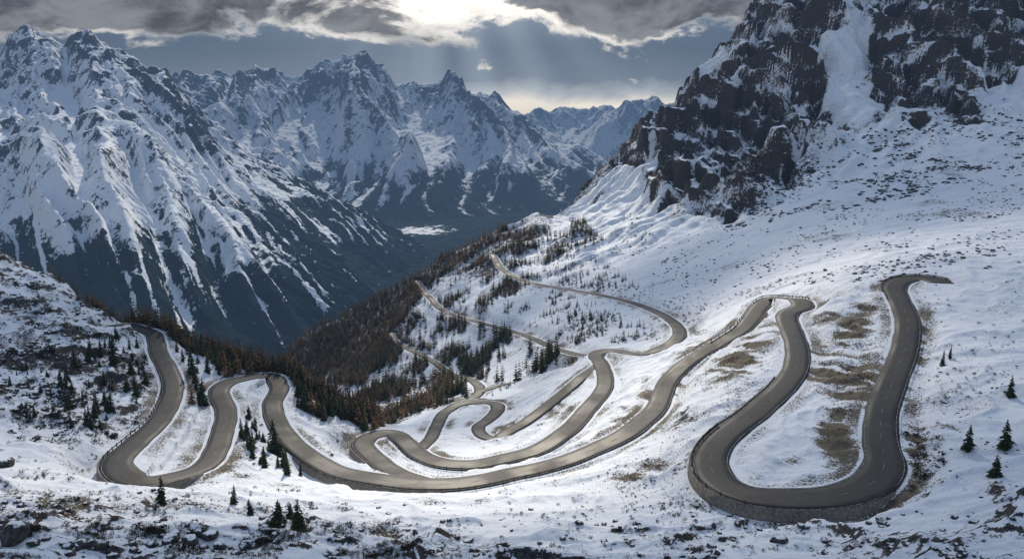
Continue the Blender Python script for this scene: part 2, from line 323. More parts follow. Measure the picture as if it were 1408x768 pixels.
onroad=np.where(mind<.3,1,0)
FOR=[(345,485),(420,435),(480,408),(600,340),(690,288),(760,300),(735,335),(700,370),(650,380),(600,395),(570,430),(560,455),(560,480),(530,520),(470,540),(430,525)]
fpoly=inpoly(Ua+wu*.9,Va+wv*.9,FOR)&(Ya>450)
fo=fpoly*.36+n30*.4*fpoly
fo=np.maximum(fo,((Ya>380)&(Va>440)&(Ya<900)&(Ua<580))*(.34+.3*n30))
fo=np.maximum(fo,smooth(940,1150,Ya)*(Ua<850)*.7)
Rk[A]=rk; Fo[A]=fo*(1-onroad); Gr[A]=gr
Bz=slice(nB0,NR); Zb=Z[Bz]; lab=LAB[Bz]; slb=slope[Bz]
nb=fbm(Xb/300,Yb/420,5,120); nb2=fbm(Xb/70,(Yb+Zb)/90,4,130,.6)
gul=smooth(.7,2.4,FLW)
strk=ridged((Xb+.7*Yb+nb*60)/95,Yb/1700,3,140,.6)
rkB=-.12+.46*smooth(.60,1.0,slb)+.28*nb2+.24*smooth(0,.6,nb)+.14*smooth(.55,.95,TT)-.24*gul+.34*smooth(.62,.92,TRI)*smooth(.3,.6,TT)
fzB=1-smooth(-480,-170,Zb+nb*240+(TRI-.6)*240)
foB=-.06+.84*fzB+nb2*.35-.26*gul*(1-smooth(0,.2,-(Zb+560)/200))-.62*smooth(.50,.78,strk)*smooth(-700,-560,Zb)
fzC=1-smooth(-540,-150,Zb+nb*240+(TRI-.6)*260)
strC=ridged((Xb-.1*Yb+nb*120)/200,Yb/3500,3,160,.6)
foC=-.06+.86*fzC+nb2*.3-.34*gul-.5*smooth(.52,.8,strC)*smooth(-700,-560,Zb)
isA=(lab==0)
rkB=rkB-.45*np.where(lab==2,fzB,fzC)
patch_v=np.exp(-(((Xb+600)/190)**2+((Yb-5350)/260)**2)*1.1)
Rk[Bz]=np.where(isA,Rk[Bz],np.where(lab==1,0.0,rkB))
Fo[Bz]=np.where(isA,Fo[Bz],np.where(lab==1,.85-.75*patch_v+1.2*nb2*patch_v,np.where(lab==2,foB,np.where(lab==3,foC,foC*.6))))
Gr[Bz]=np.where(isA,Gr[Bz],0)
# ---------------------------------------------------------------- node helpers
def newmat(name):
    m=bpy.data.materials.new(name); m.use_nodes=True; nt=m.node_tree; nt.nodes.clear(); return m,nt
class N:
    def __init__(s,nt): s.nt=nt
    def n(s,t,**kw):
        o=s.nt.nodes.new(t)
        for k,v_ in kw.items(): setattr(o,k,v_)
        return o
    def l(s,a,b): s.nt.links.new(a,b)
    def math(s,op,a,b=None,clamp=False):
        o=s.nt.nodes.new('ShaderNodeMath'); o.operation=op; o.use_clamp=clamp
        for i,x in enumerate((a,b)):
            if x is None: continue
            if isinstance(x,(int,float)): o.inputs[i].default_value=x
            else: s.l(x,o.inputs[i])
        return o.outputs[0]
    def noise(s,vec,scale,detail=6,rough=.55,dist=0):
        o=s.n('ShaderNodeTexNoise'); o.inputs['Scale'].default_value=scale; o.inputs['Detail'].default_value=detail
        o.inputs['Roughness'].default_value=rough; o.inputs['Distortion'].default_value=dist; s.l(vec,o.inputs['Vector']); return o.outputs['Fac']
    def mr(s,x,a,b,c=0.,d=1.,smooth=True):
        o=s.n('ShaderNodeMapRange'); o.interpolation_type='SMOOTHSTEP' if smooth else 'LINEAR'
        s.l(x,o.inputs[0])
        for i,q in enumerate((a,b,c,d)):
            if isinstance(q,(int,float)): o.inputs[i+1].default_value=q
            else: s.l(q,o.inputs[i+1])
        return o.outputs[0]
    def mix(s,f,a,b):
        o=s.n('ShaderNodeMix'); o.data_type='RGBA'
        if isinstance(f,(int,float)): o.inputs[0].default_value=f
        else: s.l(f,o.inputs[0])
        for i,x in ((6,a),(7,b)):
            if isinstance(x,tuple): o.inputs[i].default_value=(*x,1)
            else: s.l(x,o.inputs[i])
        return o.outputs[2]
HAZE_GLOW=(.100,.165,.275)  # air haze put into the materials as a glow growing with distance
def finish(k,col,rough=.9,bump=None,bstr=.5,bdist=.3,haze=True,spec=.3,L=12500.):
    p=k.n('ShaderNodeBsdfPrincipled')
    if isinstance(col,tuple): p.inputs['Base Color'].default_value=(*col,1)
    else: k.l(col,p.inputs['Base Color'])
    if isinstance(rough,float): p.inputs['Roughness'].default_value=rough
    else: k.l(rough,p.inputs['Roughness'])
    p.inputs['Specular IOR Level'].default_value=spec
    if bump is not None:
        b=k.n('ShaderNodeBump'); b.inputs['Strength'].default_value=bstr; b.inputs['Distance'].default_value=bdist
        k.l(bump,b.inputs['Height']); k.l(b.outputs[0],p.inputs['Normal'])
    out=k.n('ShaderNodeOutputMaterial')
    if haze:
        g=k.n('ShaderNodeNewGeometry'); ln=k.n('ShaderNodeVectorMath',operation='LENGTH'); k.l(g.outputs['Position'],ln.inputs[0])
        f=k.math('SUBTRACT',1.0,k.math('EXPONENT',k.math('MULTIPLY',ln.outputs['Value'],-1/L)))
        e=k.n('ShaderNodeEmission'); e.inputs[0].default_value=(*HAZE_GLOW,1)
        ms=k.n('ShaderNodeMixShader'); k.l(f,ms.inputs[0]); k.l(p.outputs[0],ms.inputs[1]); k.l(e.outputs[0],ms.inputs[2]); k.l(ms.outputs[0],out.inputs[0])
    else: k.l(p.outputs[0],out.inputs[0])
def terrain_mat(name,s1,s2,bd,bs,cold=False):
    m,nt=newmat(name); k=N(nt); g=k.n('ShaderNodeNewGeometry'); pos=g.outputs['Position']
    at=k.n('ShaderNodeAttribute',attribute_name='mask'); sp=k.n('ShaderNodeSeparateColor'); k.l(at.outputs['Color'],sp.inputs[0])
    n1=k.noise(pos,s1,8,.65); n2=k.noise(pos,s2,8,.7); n3=k.noise(pos,s1*.25,4,.5)
    d=k.math('ADD',k.math('MULTIPLY',k.math('SUBTRACT',n1,.5),1.4),k.math('MULTIPLY',k.math('SUBTRACT',n2,.5),1.15))
    rock=k.mr(k.math('ADD',sp.outputs[0],d),.46,.56)
    d2=k.math('ADD',k.math('MULTIPLY',k.math('SUBTRACT',n2,.5),1.8),k.math('MULTIPLY',k.math('SUBTRACT',n3,.5),.6))
    gr=k.mr(k.math('ADD',sp.outputs[2],d2),.42,.62)
    fo=k.mr(k.math('ADD',sp.outputs[1],k.math('MULTIPLY',d,1.1)),.34,.48)
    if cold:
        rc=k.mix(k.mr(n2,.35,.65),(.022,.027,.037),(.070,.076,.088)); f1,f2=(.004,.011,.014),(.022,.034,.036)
    else:
        rc=k.mix(k.mr(n2,.35,.68),(.018,.019,.024),(.105,.098,.095))
        rc=k.mix(k.mr(n3,.50,.64,0,.60),rc,(.090,.058,.042)); f1,f2=(.010,.013,.012),(.040,.035,.028)
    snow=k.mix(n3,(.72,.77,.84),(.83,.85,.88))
    c=k.mix(k.math('MULTIPLY',gr,.94),snow,k.mix(k.mr(n1,.35,.65),(.045,.034,.018),(.15,.112,.060)))
    c=k.mix(fo,c,k.mix(k.mr(n1,.35,.65),f1,f2))
    c=k.mix(rock,c,rc)
    h=k.math('ADD',k.math('MULTIPLY',n1,1.0),k.math('MULTIPLY',n2,.35)); h=k.math('ADD',h,k.math('MULTIPLY',rock,.3))
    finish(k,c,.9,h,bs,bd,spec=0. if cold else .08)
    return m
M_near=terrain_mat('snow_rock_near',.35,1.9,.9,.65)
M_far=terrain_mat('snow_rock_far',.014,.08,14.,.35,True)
def mesh_np(name,V,Fc,mat,parent=None,smooth_=False):
    me=bpy.data.meshes.new(name); V=np.asarray(V,np.float32); Fc=np.asarray(Fc,np.int32); k=Fc.shape[1]
    me.vertices.add(len(V)); me.vertices.foreach_set('co',V.ravel())
    me.loops.add(Fc.size); me.loops.foreach_set('vertex_index',Fc.ravel())
    me.polygons.add(len(Fc)); me.polygons.foreach_set('loop_start',np.arange(0,Fc.size,k,dtype=np.int32))
    try: me.polygons.foreach_set('loop_total',np.full(len(Fc),k,np.int32))
    except Exception: pass
    if smooth_: me.polygons.foreach_set('use_smooth',np.ones(len(Fc),bool))
    me.update(calc_edges=True); me.validate()
    if mat: me.materials.append(mat)
    o=bpy.data.objects.new(name,me); COL.objects.link(o); o.parent=parent; return o
def tag(o,label=None,cat=None,group=None,kind=None):
    if label: o['label']=label
    if cat: o['category']=cat
    if group: o['group']=group
    if kind: o['kind']=kind
    return o
idx=np.arange(NR*NC).reshape(NR,NC); quads=np.stack([idx[:-1,:-1],idx[:-1,1:],idx[1:,1:],idx[1:,:-1]],-1).reshape(-1,4)
fl=np.maximum.reduce([LAB[:-1,:-1],LAB[:-1,1:],LAB[1:,1:],LAB[1:,:-1]]).ravel()
V=np.stack([XX,YY,Z],-1).reshape(-1,3); MK=np.stack([Rk,Fo,Gr,np.ones_like(Rk)],-1).reshape(-1,4).astype(np.float32)
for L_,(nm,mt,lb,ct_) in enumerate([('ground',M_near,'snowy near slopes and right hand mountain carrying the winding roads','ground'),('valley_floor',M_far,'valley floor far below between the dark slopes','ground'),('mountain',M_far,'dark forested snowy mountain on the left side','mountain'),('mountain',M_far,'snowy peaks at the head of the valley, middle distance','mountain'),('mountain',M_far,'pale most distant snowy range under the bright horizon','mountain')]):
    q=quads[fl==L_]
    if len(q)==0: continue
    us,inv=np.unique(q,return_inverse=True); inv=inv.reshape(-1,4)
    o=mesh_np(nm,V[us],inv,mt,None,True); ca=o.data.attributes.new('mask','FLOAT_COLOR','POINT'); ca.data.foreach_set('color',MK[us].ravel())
    tag(o,lb,ct_,None,'structure')
print('meshes',time.time()-T0)
Wf=Z[:nA]/Ya
def zat(x,y): return polar(Z[:nA],np.asarray(x,float),np.asarray(y,float))
def rdist(x,y):
    s=x/y; j=np.clip(((s-S[0])/(S[1]-S[0])).astype(int),0,NC-1); i=np.clip(np.searchsorted(Y,y),0,nA-1); return mind[i,j]
# ---------------------------------------------------------------- road meshes
m,nt=newmat('asphalt'); k=N(nt); g=k.n('ShaderNodeNewGeometry'); n1=k.noise(g.outputs['Position'],.06,4,.5); n2=k.noise(g.outputs['Position'],6,4,.6); n3=k.noise(g.outputs['Position'],.4,5,.6)
c=k.mix(k.mr(n1,.38,.62),(.019,.019,.020),(.046,.042,.038)); c=k.mix(k.mr(n2,.4,.62,0,.25),c,(.060,.056,.052)); c=k.mix(k.mr(n3,.56,.64,0,.5),c,(.015,.015,.016))
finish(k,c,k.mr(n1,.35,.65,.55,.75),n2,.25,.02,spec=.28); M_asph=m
m,nt=newmat('worn_white_paint'); k=N(nt); g=k.n('ShaderNodeNewGeometry'); n1=k.noise(g.outputs['Position'],1.3,5,.6)
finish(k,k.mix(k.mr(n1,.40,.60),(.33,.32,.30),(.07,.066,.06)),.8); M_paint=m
m,nt=newmat('wall_stone'); k=N(nt); g=k.n('ShaderNodeNewGeometry'); vo=k.n('ShaderNodeTexVoronoi'); vo.inputs['Scale'].default_value=2.2; k.l(g.outputs['Position'],vo.inputs['Vector'])
vd=k.n('ShaderNodeTexVoronoi',feature='DISTANCE_TO_EDGE'); vd.inputs['Scale'].default_value=2.2; k.l(g.outputs['Position'],vd.inputs['Vector'])
c=k.mix(vo.outputs['Color'],(.13,.115,.095),(.30,.265,.22)); c=k.mix(k.mr(vd.outputs['Distance'],0,.07),(.04,.037,.033),c)
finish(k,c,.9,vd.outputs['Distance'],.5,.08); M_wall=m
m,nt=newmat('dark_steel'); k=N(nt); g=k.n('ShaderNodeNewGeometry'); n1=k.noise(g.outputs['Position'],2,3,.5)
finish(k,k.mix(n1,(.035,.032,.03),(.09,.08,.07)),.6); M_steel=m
rlabels=['main asphalt road winding from the left crest to the right hairpins','asphalt road looping from the low middle hairpin up the far slope','narrow road cutting across the wooded slope in the centre','short far road below the forest in the centre','narrow side road with small hairpin in the valley bowl','thin snowy track crossing the bowl']
for r,(P,wd) in enumerate(roads):
    nl=5; rows=[]
    for q in range(nl):
        f=(q/(nl-1))*2-1; e=P.copy(); t=np.gradient(P[:,:2],axis=0); t/=np.linalg.norm(t,axis=1)[:,None]+1e-9
        wj=wd*(1+.035*np.sin(np.arange(len(P))*.37+q)*np.sin(np.arange(len(P))*.11+r)) if q in (0,nl-1) else wd
        e[:,0]+=t[:,1]*wj/2*f; e[:,1]-=t[:,0]*wj/2*f; e[:,2]+=.10*(1-f*f)-r*.012; rows.append(e)
    sk0=rows[0].copy(); sk0[:,2]-=.7; sk1=rows[-1].copy(); sk1[:,2]-=.7
    rows=[sk0]+rows+[sk1]; n=len(P); VV_=np.stack(rows,1).reshape(-1,3); ww=len(rows)
    ii=(np.arange(n-1)[:,None]*ww+np.arange(ww-1)[None,:]).ravel(); Fq=np.stack([ii,ii+1,ii+ww+1,ii+ww],1)
    o=mesh_np('road',VV_,Fq,M_asph,None,True); tag(o,rlabels[r],'road',None,'structure')
mv=[];mf=[]
def strip(P,wd,off,hw,i0,i1):
    t=np.gradient(P[:,:2],axis=0); t/=np.linalg.norm(t,axis=1)[:,None]+1e-9; nr=np.stack([t[:,1],-t[:,0]],1)
    for i in range(i0,min(i1,len(P)-1)):
        b=len(mv)
        for kk in (i,i+1):
            for sg in (-1,1):
                o_=off[kk] if hasattr(off,'__len__') else off
                f=o_/(wd[kk]/2)
                mv.append((P[kk,0]+nr[kk,0]*(o_+sg*hw),P[kk,1]+nr[kk,1]*(o_+sg*hw),P[kk,2]+.10*(1-f*f)+.045))
        mf.append((b,b+1,b+3,b+2))
P,wd=roads[0]
for i in range(4,len(P)-20,9): strip(P,wd,0.,.06,i,i+3)
strip(P,wd,wd/2-.5,.08,2,len(P)-9); strip(P,wd,-wd/2+.5,.08,2,len(P)-9)
P,wd=roads[1]; strip(P,wd,wd/2-.5,.08,24,len(P)-3); strip(P,wd,-wd/2+.5,.08,24,len(P)-3)
o=mesh_np('road_marking',mv,mf,M_paint); tag(o,'faded white dashes and edge lines on the winding roads','road marking',None,'structure')
wl=['stone retaining wall around the big lower right hairpin','stone retaining wall below the lower left hairpin','low stone wall under the long curve in the middle','low stone wall around the small middle hairpin','stone wall inside the big right loop','low stone wall around the top right bend','low stone wall on the climb to the upper hairpin']
for wi,(ri,i0,i1,sd,drop) in enumerate(walls):
    P,wd=roads[ri]; n=i1-i0
    a=edge(P,wd,sd,.20)[i0:i1]; b=edge(P,wd,sd,.55)[i0:i1]; bb=edge(P,wd,sd,.95)[i0:i1]
    top=P[i0:i1,2]+.30+.05*np.sin(np.arange(n)*1.7); low=np.minimum(zat(bb[:,0],bb[:,1])-1.2,top-1)
    rows=[]
    for q,zz in ((a,P[i0:i1,2]-.6),(a,top),(b,top-.02),(bb,low)):
        e=q.copy(); e[:,2]=zz; rows.append(e)
    V_=np.stack(rows,1).reshape(-1,3); ii=(np.arange(n-1)[:,None]*4+np.arange(3)[None,:]).ravel()
    o=mesh_np('retaining_wall',V_,np.stack([ii,ii+1,ii+5,ii+4],1),M_wall); tag(o,wl[wi],'wall')
def boxv(c,sx,sy,sz):
    x,y,z=c; return [(x+dx,y+dy,z+dz) for dz in (0,sz) for dx,dy in ((-sx,-sy),(sx,-sy),(sx,sy),(-sx,sy))]
BF=[(0,3,2,1),(4,5,6,7),(0,1,5,4),(1,2,6,5),(2,3,7,6),(3,0,4,7)]
def rail(ri,a,b,sd,label):
    P,wd=roads[ri]; i0=nearest_i(P,*a); i1=nearest_i(P,*b)
    if i0>i1:i0,i1=i1,i0
    e=edge(P,wd,sd,-.05)[i0:i1]; n=len(e)
    root=bpy.data.objects.new('guardrail',None); COL.objects.link(root); root.location=Vector(e[n//2]); tag(root,label,'guardrail')
    L=np.array(root.location); rows=[]
    for zz in (.48,.66,.84): q=e.copy()-L; q[:,2]+=zz; q2=edge(P,wd,sd,.02 if zz==.66 else -.05)[i0:i1]-L; q[:,:2]=q2[:,:2]; rows.append(q)
    V_=np.stack(rows,1).reshape(-1,3); ii=(np.arange(n-1)[:,None]*3+np.arange(2)[None,:]).ravel()
    mesh_np('rail',V_,np.stack([ii,ii+1,ii+4,ii+3],1),M_steel,root)
    step=max(4,int(n/90)+1)
    for i in range(1,n-1,step): mesh_np('post',boxv(tuple(e[i]-L-np.array([0,0,.3])),.12,.12,1.35),BF,M_steel,root)
w2=walls[2][3]
rail(0,(400,606),(800,625),w2,'dark steel guardrail along the long middle curve of the main road')
rail(0,(1235,412),(1290,386),walls[5][3],'dark guardrail around the top right bend')
rail(0,(985,472),(1100,412),-1,'dark guardrail on the upper hairpin right of centre')
rail(0,(225,500),(165,632),walls[1][3],'dark guardrail beside the leftmost road leg')
rail(0,(1010,590),(1215,655),walls[0][3],'dark guardrail on top of the big lower right wall')
rail(0,(1213,600),(1248,440),walls[0][3],'dark guardrail on the outer side of the rightmost road leg')
rail(1,(555,606),(775,595),1,'dark guardrail along the curve above the long middle one')
# ---------------------------------------------------------------- vegetation
def veg_mat(name,a,b,sc=3.):
    m,nt=newmat(name); k=N(nt); g=k.n('ShaderNodeNewGeometry'); n1=k.noise(g.outputs['Position'],sc,4,.6)
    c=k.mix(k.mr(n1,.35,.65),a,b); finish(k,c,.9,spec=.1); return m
M_green=veg_mat('conifer_needles',(.013,.022,.012),(.056,.070,.038)); M_brown=veg_mat('larch_twigs',(.075,.048,.028),(.20,.120,.062),.6)
M_bark=veg_mat('bark',(.03,.022,.016),(.08,.06,.045)); M_shrub=veg_mat('shrub_leaves',(.012,.013,.009),(.05,.042,.026)); M_grassb=veg_mat('dry_grass_blades',(.06,.045,.02),(.16,.12,.06),.8)
m,nt=newmat('boulder_stone'); k=N(nt); g=k.n('ShaderNodeNewGeometry'); n1=k.noise(g.outputs['Position'],1.2,7,.65)
sx=k.n('ShaderNodeSeparateXYZ'); k.l(g.outputs['Normal'],sx.inputs[0])
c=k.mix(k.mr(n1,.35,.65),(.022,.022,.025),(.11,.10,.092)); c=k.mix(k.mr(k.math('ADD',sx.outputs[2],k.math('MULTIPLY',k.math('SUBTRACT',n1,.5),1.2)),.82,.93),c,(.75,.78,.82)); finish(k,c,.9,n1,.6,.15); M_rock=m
def conifer(seed,tiers,br,spread,dens=1.0,lean=.35):
    r=random.Random(seed); v=[];f=[]
    for t in range(tiers):
        ft=t/(tiers-1); h=.08+.90*ft; R=spread*(1-ft)**.80*(.8+.4*r.random())+.012; n=max(4,int(br*(1-.55*ft)))
        a0=r.random()*6.28
        for q in range(n):
            if r.random()>dens: continue
            a=a0+q*6.283/n+r.uniform(-.25,.25); L=R*r.uniform(.6,1.2); wv_=L*.30+.008; dz=-L*lean*r.uniform(.5,1.4); zz=h+r.uniform(-.02,.02)
            ca,sa=math.cos(a),math.sin(a); b=len(v)
            v+= [(0,0,zz+.03),(ca*L*.55-sa*wv_,sa*L*.55+ca*wv_,zz+dz*.5-.012),(ca*L,sa*L,zz+dz),(ca*L*.55+sa*wv_,sa*L*.55-ca*wv_,zz+dz*.5-.012),(ca*L*.6,sa*L*.6,zz+dz*.45+.022)]
            f+= [(b,b+1,b+4),(b+1,b+2,b+4),(b+2,b+3,b+4),(b+3,b,b+4)]
    b=len(v); v+=[(.012,0,.93),(-.006,.01,.93),(-.006,-.01,.93),(0,0,1.03)]; f+=[(b,b+1,b+3),(b+1,b+2,b+3),(b+2,b,b+3)]
    return np.array(v),np.array(f)
def trunk():
    v=[];f=[]
    for z,r_ in ((-.06,.03),(.2,.022),(.6,.012),(.95,.004)):
        for q in range(6): v.append((r_*math.cos(q*1.047),r_*math.sin(q*1.047),z))
    for t in range(3):
        for q in range(6): a=t*6+q; b=t*6+(q+1)%6; f.append((a,b,b+6,a+6))
    return np.array(v),np.array(f)
def datamesh(name,vf,mat):
    o=mesh_np(name,vf[0],vf[1],mat); me=o.data; bpy.data.objects.remove(o); return me
GC=[datamesh('crown',conifer(10+i,17,11,.20+.04*(i%3),.80),M_green) for i in range(6)]
LC=[datamesh('crown',conifer(40+i,14,9,.20+.03*(i%2),.7,.1),M_brown) for i in range(4)]
TM=datamesh('trunk',trunk(),M_bark)
def tree(x,y,h,larch,label,group=None,z=None,fat=1.):
    z=float(zat(x,y)) if z is None else z
    root=bpy.data.objects.new('larch_tree' if larch else 'conifer_tree',None); COL.objects.link(root)
    root.location=(x,y,z-.1); root.rotation_euler=(random.uniform(-.05,.05),random.uniform(-.05,.05),random.random()*6.28); wsc=random.uniform(.8,1.25)*fat; root.scale=(h*wsc,h*wsc,h)
    tag(root,label,'tree',group)
    c=bpy.data.objects.new('crown',random.choice(LC if larch else GC)); COL.objects.link(c); c.parent=root
    t=bpy.data.objects.new('trunk',TM); COL.objects.link(t); t.parent=root
EX=[(222,692,38,'dark bushy conifer standing alone on the foreground snow left of the others'),(322,692,26,'small conifer on the foreground crest below the left hairpins'),(344,706,22,'low conifer just right of the small crest one'),(382,720,34,'dark conifer left of the foreground pair'),(411,728,42,'tallest foreground conifer at the bottom left of centre'),(400,714,26,'conifer half behind the tallest foreground one'),
(1330,618,34,'left conifer of the pair on the right snow slope'),(1382,616,38,'right conifer of the pair on the right snow slope'),(1368,655,30,'conifer below the pair on the right snow slope'),(1389,545,28,'highest lone conifer near the right edge of the slope'),(1296,502,20,'small conifer on snow right of the top right road leg'),(1306,492,16,'smaller conifer tucked behind its neighbour right of the road leg'),
(278,556,34,'tall conifer between the two left hairpin legs'),(264,514,32,'conifer on the bank above the left road legs'),(378,622,44,'tallest conifer in the cluster inside the second left hairpin'),(157,502,40,'tallest conifer high on the slope left of the first hairpin'),(123,497,26,'conifer on the upper left slope beside the tallest one')]
cnt=0
for u_,v_,hp,lb in EX:
    x,y,z=march([u_],[v_],Wf)
    if np.isnan(y[0]): continue
    tree(float(x[0]),float(y[0]),1.2*hp*float(y[0])/F,False,lb,None,None,1.2 if v_>600 else 1.); cnt+=1
def scat(poly,n,maxy=1700,miny=60,road=1.5,clump=None):
    us=[p[0] for p in poly]; vs=[p[1] for p in poly]
    u_=rng.uniform(min(us),max(us),n*5); v_=rng.uniform(min(vs),max(vs),n*5); ok=inpoly(u_,v_,poly); u_=u_[ok]; v_=v_[ok]
    if not clump: u_=u_[:n]; v_=v_[:n]
    else: u_=u_[:2*n]; v_=v_[:2*n]
    x,y,z=march(u_,v_,Wf); ok=~np.isnan(y); x,y,z=x[ok],y[ok],z[ok]; ok=(y<maxy)&(y>miny)
    if clump:
        x,y,z=x[ok],y[ok],z[ok]; f=fbm(x/clump,y/clump,4,333,.6); ok=rng.random(len(x))<smooth(-.15,.35,f)
    x,y,z=x[ok],y[ok],z[ok]; ok=rdist(x,y)>road; return x[ok],y[ok],z[ok]
zones=[
([(95,505),(150,460),(195,478),(205,520),(198,560),(150,600),(100,590),(70,550)],62,1.8,6.5,0.,'dark conifer in the loose stand left of the first hairpin','stand left of the first hairpin'),
([(10,500),(60,510),(110,560),(60,590),(10,570)],20,1.6,3.8,0.,'small dark conifer on the far left snow slope','small conifers on the far left slope'),
([(325,565),(375,580),(400,640),(435,655),(400,655),(345,640),(325,600)],42,2.4,7.,0.,'dark conifer in the cluster inside the second hairpin','cluster inside the second left hairpin'),
([(225,465),(260,465),(290,505),(285,560),(255,560),(235,510)],32,2.4,7.5,0.15,'conifer between the left road legs','conifers between the left road legs'),
]
for poly,n,h0,h1,lf,lb,gp in zones:
    x,y,z=scat(poly,n,road=2.5)
    for i in range(len(x)): tree(float(x[i]),float(y[i]),h0+(h1-h0)*random.random()**1.5,random.random()<lf,lb,gp,float(z[i])); cnt+=1
cu=rng.uniform(60,618,2300); bx,by,larp,hm=[],[],[],[]
for u_ in cu:
    s0=(u_-704)/F; j=int(np.clip((s0-S[0])/(S[1]-S[0]),0,NC-1)); i0,i1=np.searchsorted(Y,[270,430]); i=i0+int(np.argmax(Wf[i0:i1,j]))
    if u_<170:
        if rng.random()<.5: continue
        d=rng.uniform(0,14)
    elif rng.random()<.7 or u_<240: d=rng.uniform(-6,11)
    else: d=rng.uniform(-32,-5)*(.5+.5*min(1,(u_-240)/120))
    yy=Y[i]+d; bx.append(S[j]*Y[i]*(1+d/Y[i]*.5)+rng.uniform(-2,2)); by.append(yy); larp.append(.72 if d>-1 else .34); hm.append(.62 if u_<170 else (.8 if d<-4 else 1.))
bx=np.array(bx);by=np.array(by);larp=np.array(larp);hm=np.array(hm)
ok=rdist(bx,by)>2.5
for dd in (6,12,18): ok&=~((rdist(bx*(1+dd/by),by+dd)<1.)&(by<312))
bx,by,larp,hm=bx[ok],by[ok],larp[ok],hm[ok]; bz=zat(bx,by)
lar=rng.random(len(bx))<larp; hh=rng.uniform(5.5,12.5,len(bx))*hm; hh=np.where(lar,hh,hh*.85); order=np.argsort(by)
nl_=nc_=0; rest=[]
for i in order:
    if lar[i] and nl_<290: nl_+=1
    elif (not lar[i]) and cnt+nc_<298: nc_+=1
    else: rest.append(i); continue
    tree(float(bx[i]),float(by[i]),float(hh[i]),bool(lar[i]),'bare brown larch in the tree belt along the left crest' if lar[i] else 'dark evergreen in the tree belt along the left crest','larches of the left crest belt' if lar[i] else 'evergreens of the left crest belt',float(bz[i]))
print('belt',len(bx),nl_,nc_,len(rest)); rest=np.array(rest,int)
def merge(name,tmpls,pts,scl,mat,label,cat,flatten=1.0):
    Vs=[];Fs=[];off=0; n=len(pts); which=rng.integers(0,len(tmpls),n)
    for ti,(tv,tf) in enumerate(tmpls):
        m_=which==ti; p=pts[m_]; s_=scl[m_]
        if len(p)==0: continue
        a=rng.random(len(p))*6.283; ca,sa=np.cos(a),np.sin(a)
        xy=np.stack([tv[None,:,0]*ca[:,None]-tv[None,:,1]*sa[:,None],tv[None,:,0]*sa[:,None]+tv[None,:,1]*ca[:,None],np.repeat(tv[None,:,2]*flatten,len(p),0)],-1)*s_[:,None,None]+p[:,None,:]
        Vs.append(xy.reshape(-1,3)); Fs.append((tf[None]+(np.arange(len(p))*len(tv))[:,None,None]+off).reshape(-1,tf.shape[1])); off+=len(p)*len(tv)
    o=mesh_np(name,np.vstack(Vs),np.vstack(Fs),mat); tag(o,label,cat,None,'stuff'); return o
lowG=[conifer(70+i,8,6,.24,1.) for i in range(4)]; lowL=[conifer(80+i,8,6,.22,.85,.1) for i in range(4)]
G=[];L_=[]
def addf(x,y,z,h,lf):
    m_=rng.random(len(x))<lf; p=np.stack([x,y,z-.2,h],1); L_.append(p[m_]); G.append(p[~m_])
if len(rest):
    p=np.stack([bx[rest],by[rest],bz[rest]-.1,hh[rest]],1); L_.append(p[lar[rest]]); G.append(p[~lar[rest]])
for poly,n,h0,h1,lf,cl in [([(345,485),(480,408),(600,340),(690,290),(700,320),(650,355),(600,385),(570,420),(540,455),(530,490),(500,530),(430,525)],6500,4.5,10,.76,None),
    (FOR,2400,4.5,10,.7,60),([(560,400),(640,372),(700,320),(800,300),(830,330),(740,370),(700,430),(640,435),(600,425)],2300,4,9,.55,50),
    ([(470,520),(540,450),(600,500),(650,545),(560,548),(490,560)],1100,6,12,.5,60),([(620,375),(760,330),(830,360),(900,410),(760,390),(680,380)],700,2.5,6,.4,50),
    ([(700,420),(760,400),(860,430),(900,460),(820,480),(740,460)],500,2.5,6,.2,40),([(600,430),(760,470),(790,500),(740,520),(640,530)],700,5,12,.15,50),([(560,430),(640,440),(650,510),(600,500),(560,470)],450,5,11,.5,40),([(700,500),(800,520),(760,570),(690,590),(620,560)],120,2,5,.2,30)]:
    x,y,z=scat(poly,n,1500,400,1.5,cl); addf(x,y,z,rng.uniform(h0,h1,len(x)),lf)
G=np.vstack(G); L_=np.vstack(L_)
merge('forest',lowG,G[:,:3],G[:,3],M_green,'mass of dark evergreens covering the ridge slope in the centre','forest')
merge('forest',lowL,L_[:,:3],L_[:,3],M_brown,'mass of bare brown larches covering the ridge slope in the centre','forest')
def blob(seed,n=26):
    r=random.Random(seed); v=[];f=[]
    for i in range(n):
        a=r.random()*6.28; e=r.random()*1.3; R=r.uniform(.25,.5); c=(math.cos(a)*math.cos(e)*R,math.sin(a)*math.cos(e)*R,math.sin(e)*R*.8+.05); b=len(v)
        for q in range(3): v.append(tuple(c[k]+r.uniform(-.17,.17) for k in range(3)))
        f.append((b,b+1,b+2))
    return np.array(v),np.array(f)
def rockmesh(seed,sub=1):
    r=random.Random(seed); bm=bmesh.new(); bmesh.ops.create_icosphere(bm,subdivisions=sub,radius=.5)
    ax=(r.uniform(.8,1.3),r.uniform(.7,1.1),r.uniform(.5,.85)); pl=[(Vector((r.uniform(-1,1),r.uniform(-1,1),r.uniform(-.3,1))).normalized(),r.uniform(.26,.42)) for _ in range(7)]
    for v_ in bm.verts:
        c=v_.co
        for n_,d in pl:
            e=c.dot(n_)-d
            if e>0: c-=n_*e
        c*=r.uniform(.95,1.05); c.x*=ax[0]; c.y*=ax[1]; c.z*=ax[2]
    v=np.array([v_.co[:] for v_ in bm.verts]); f=np.array([[q.index for q in fc.verts] for fc in bm.faces]); bm.free(); return v,f
sh=[blob(i) for i in range(5)]; rl=[rockmesh(i,1) for i in range(6)]; rh=[datamesh('boulder',rockmesh(20+i,3),M_rock) for i in range(5)]
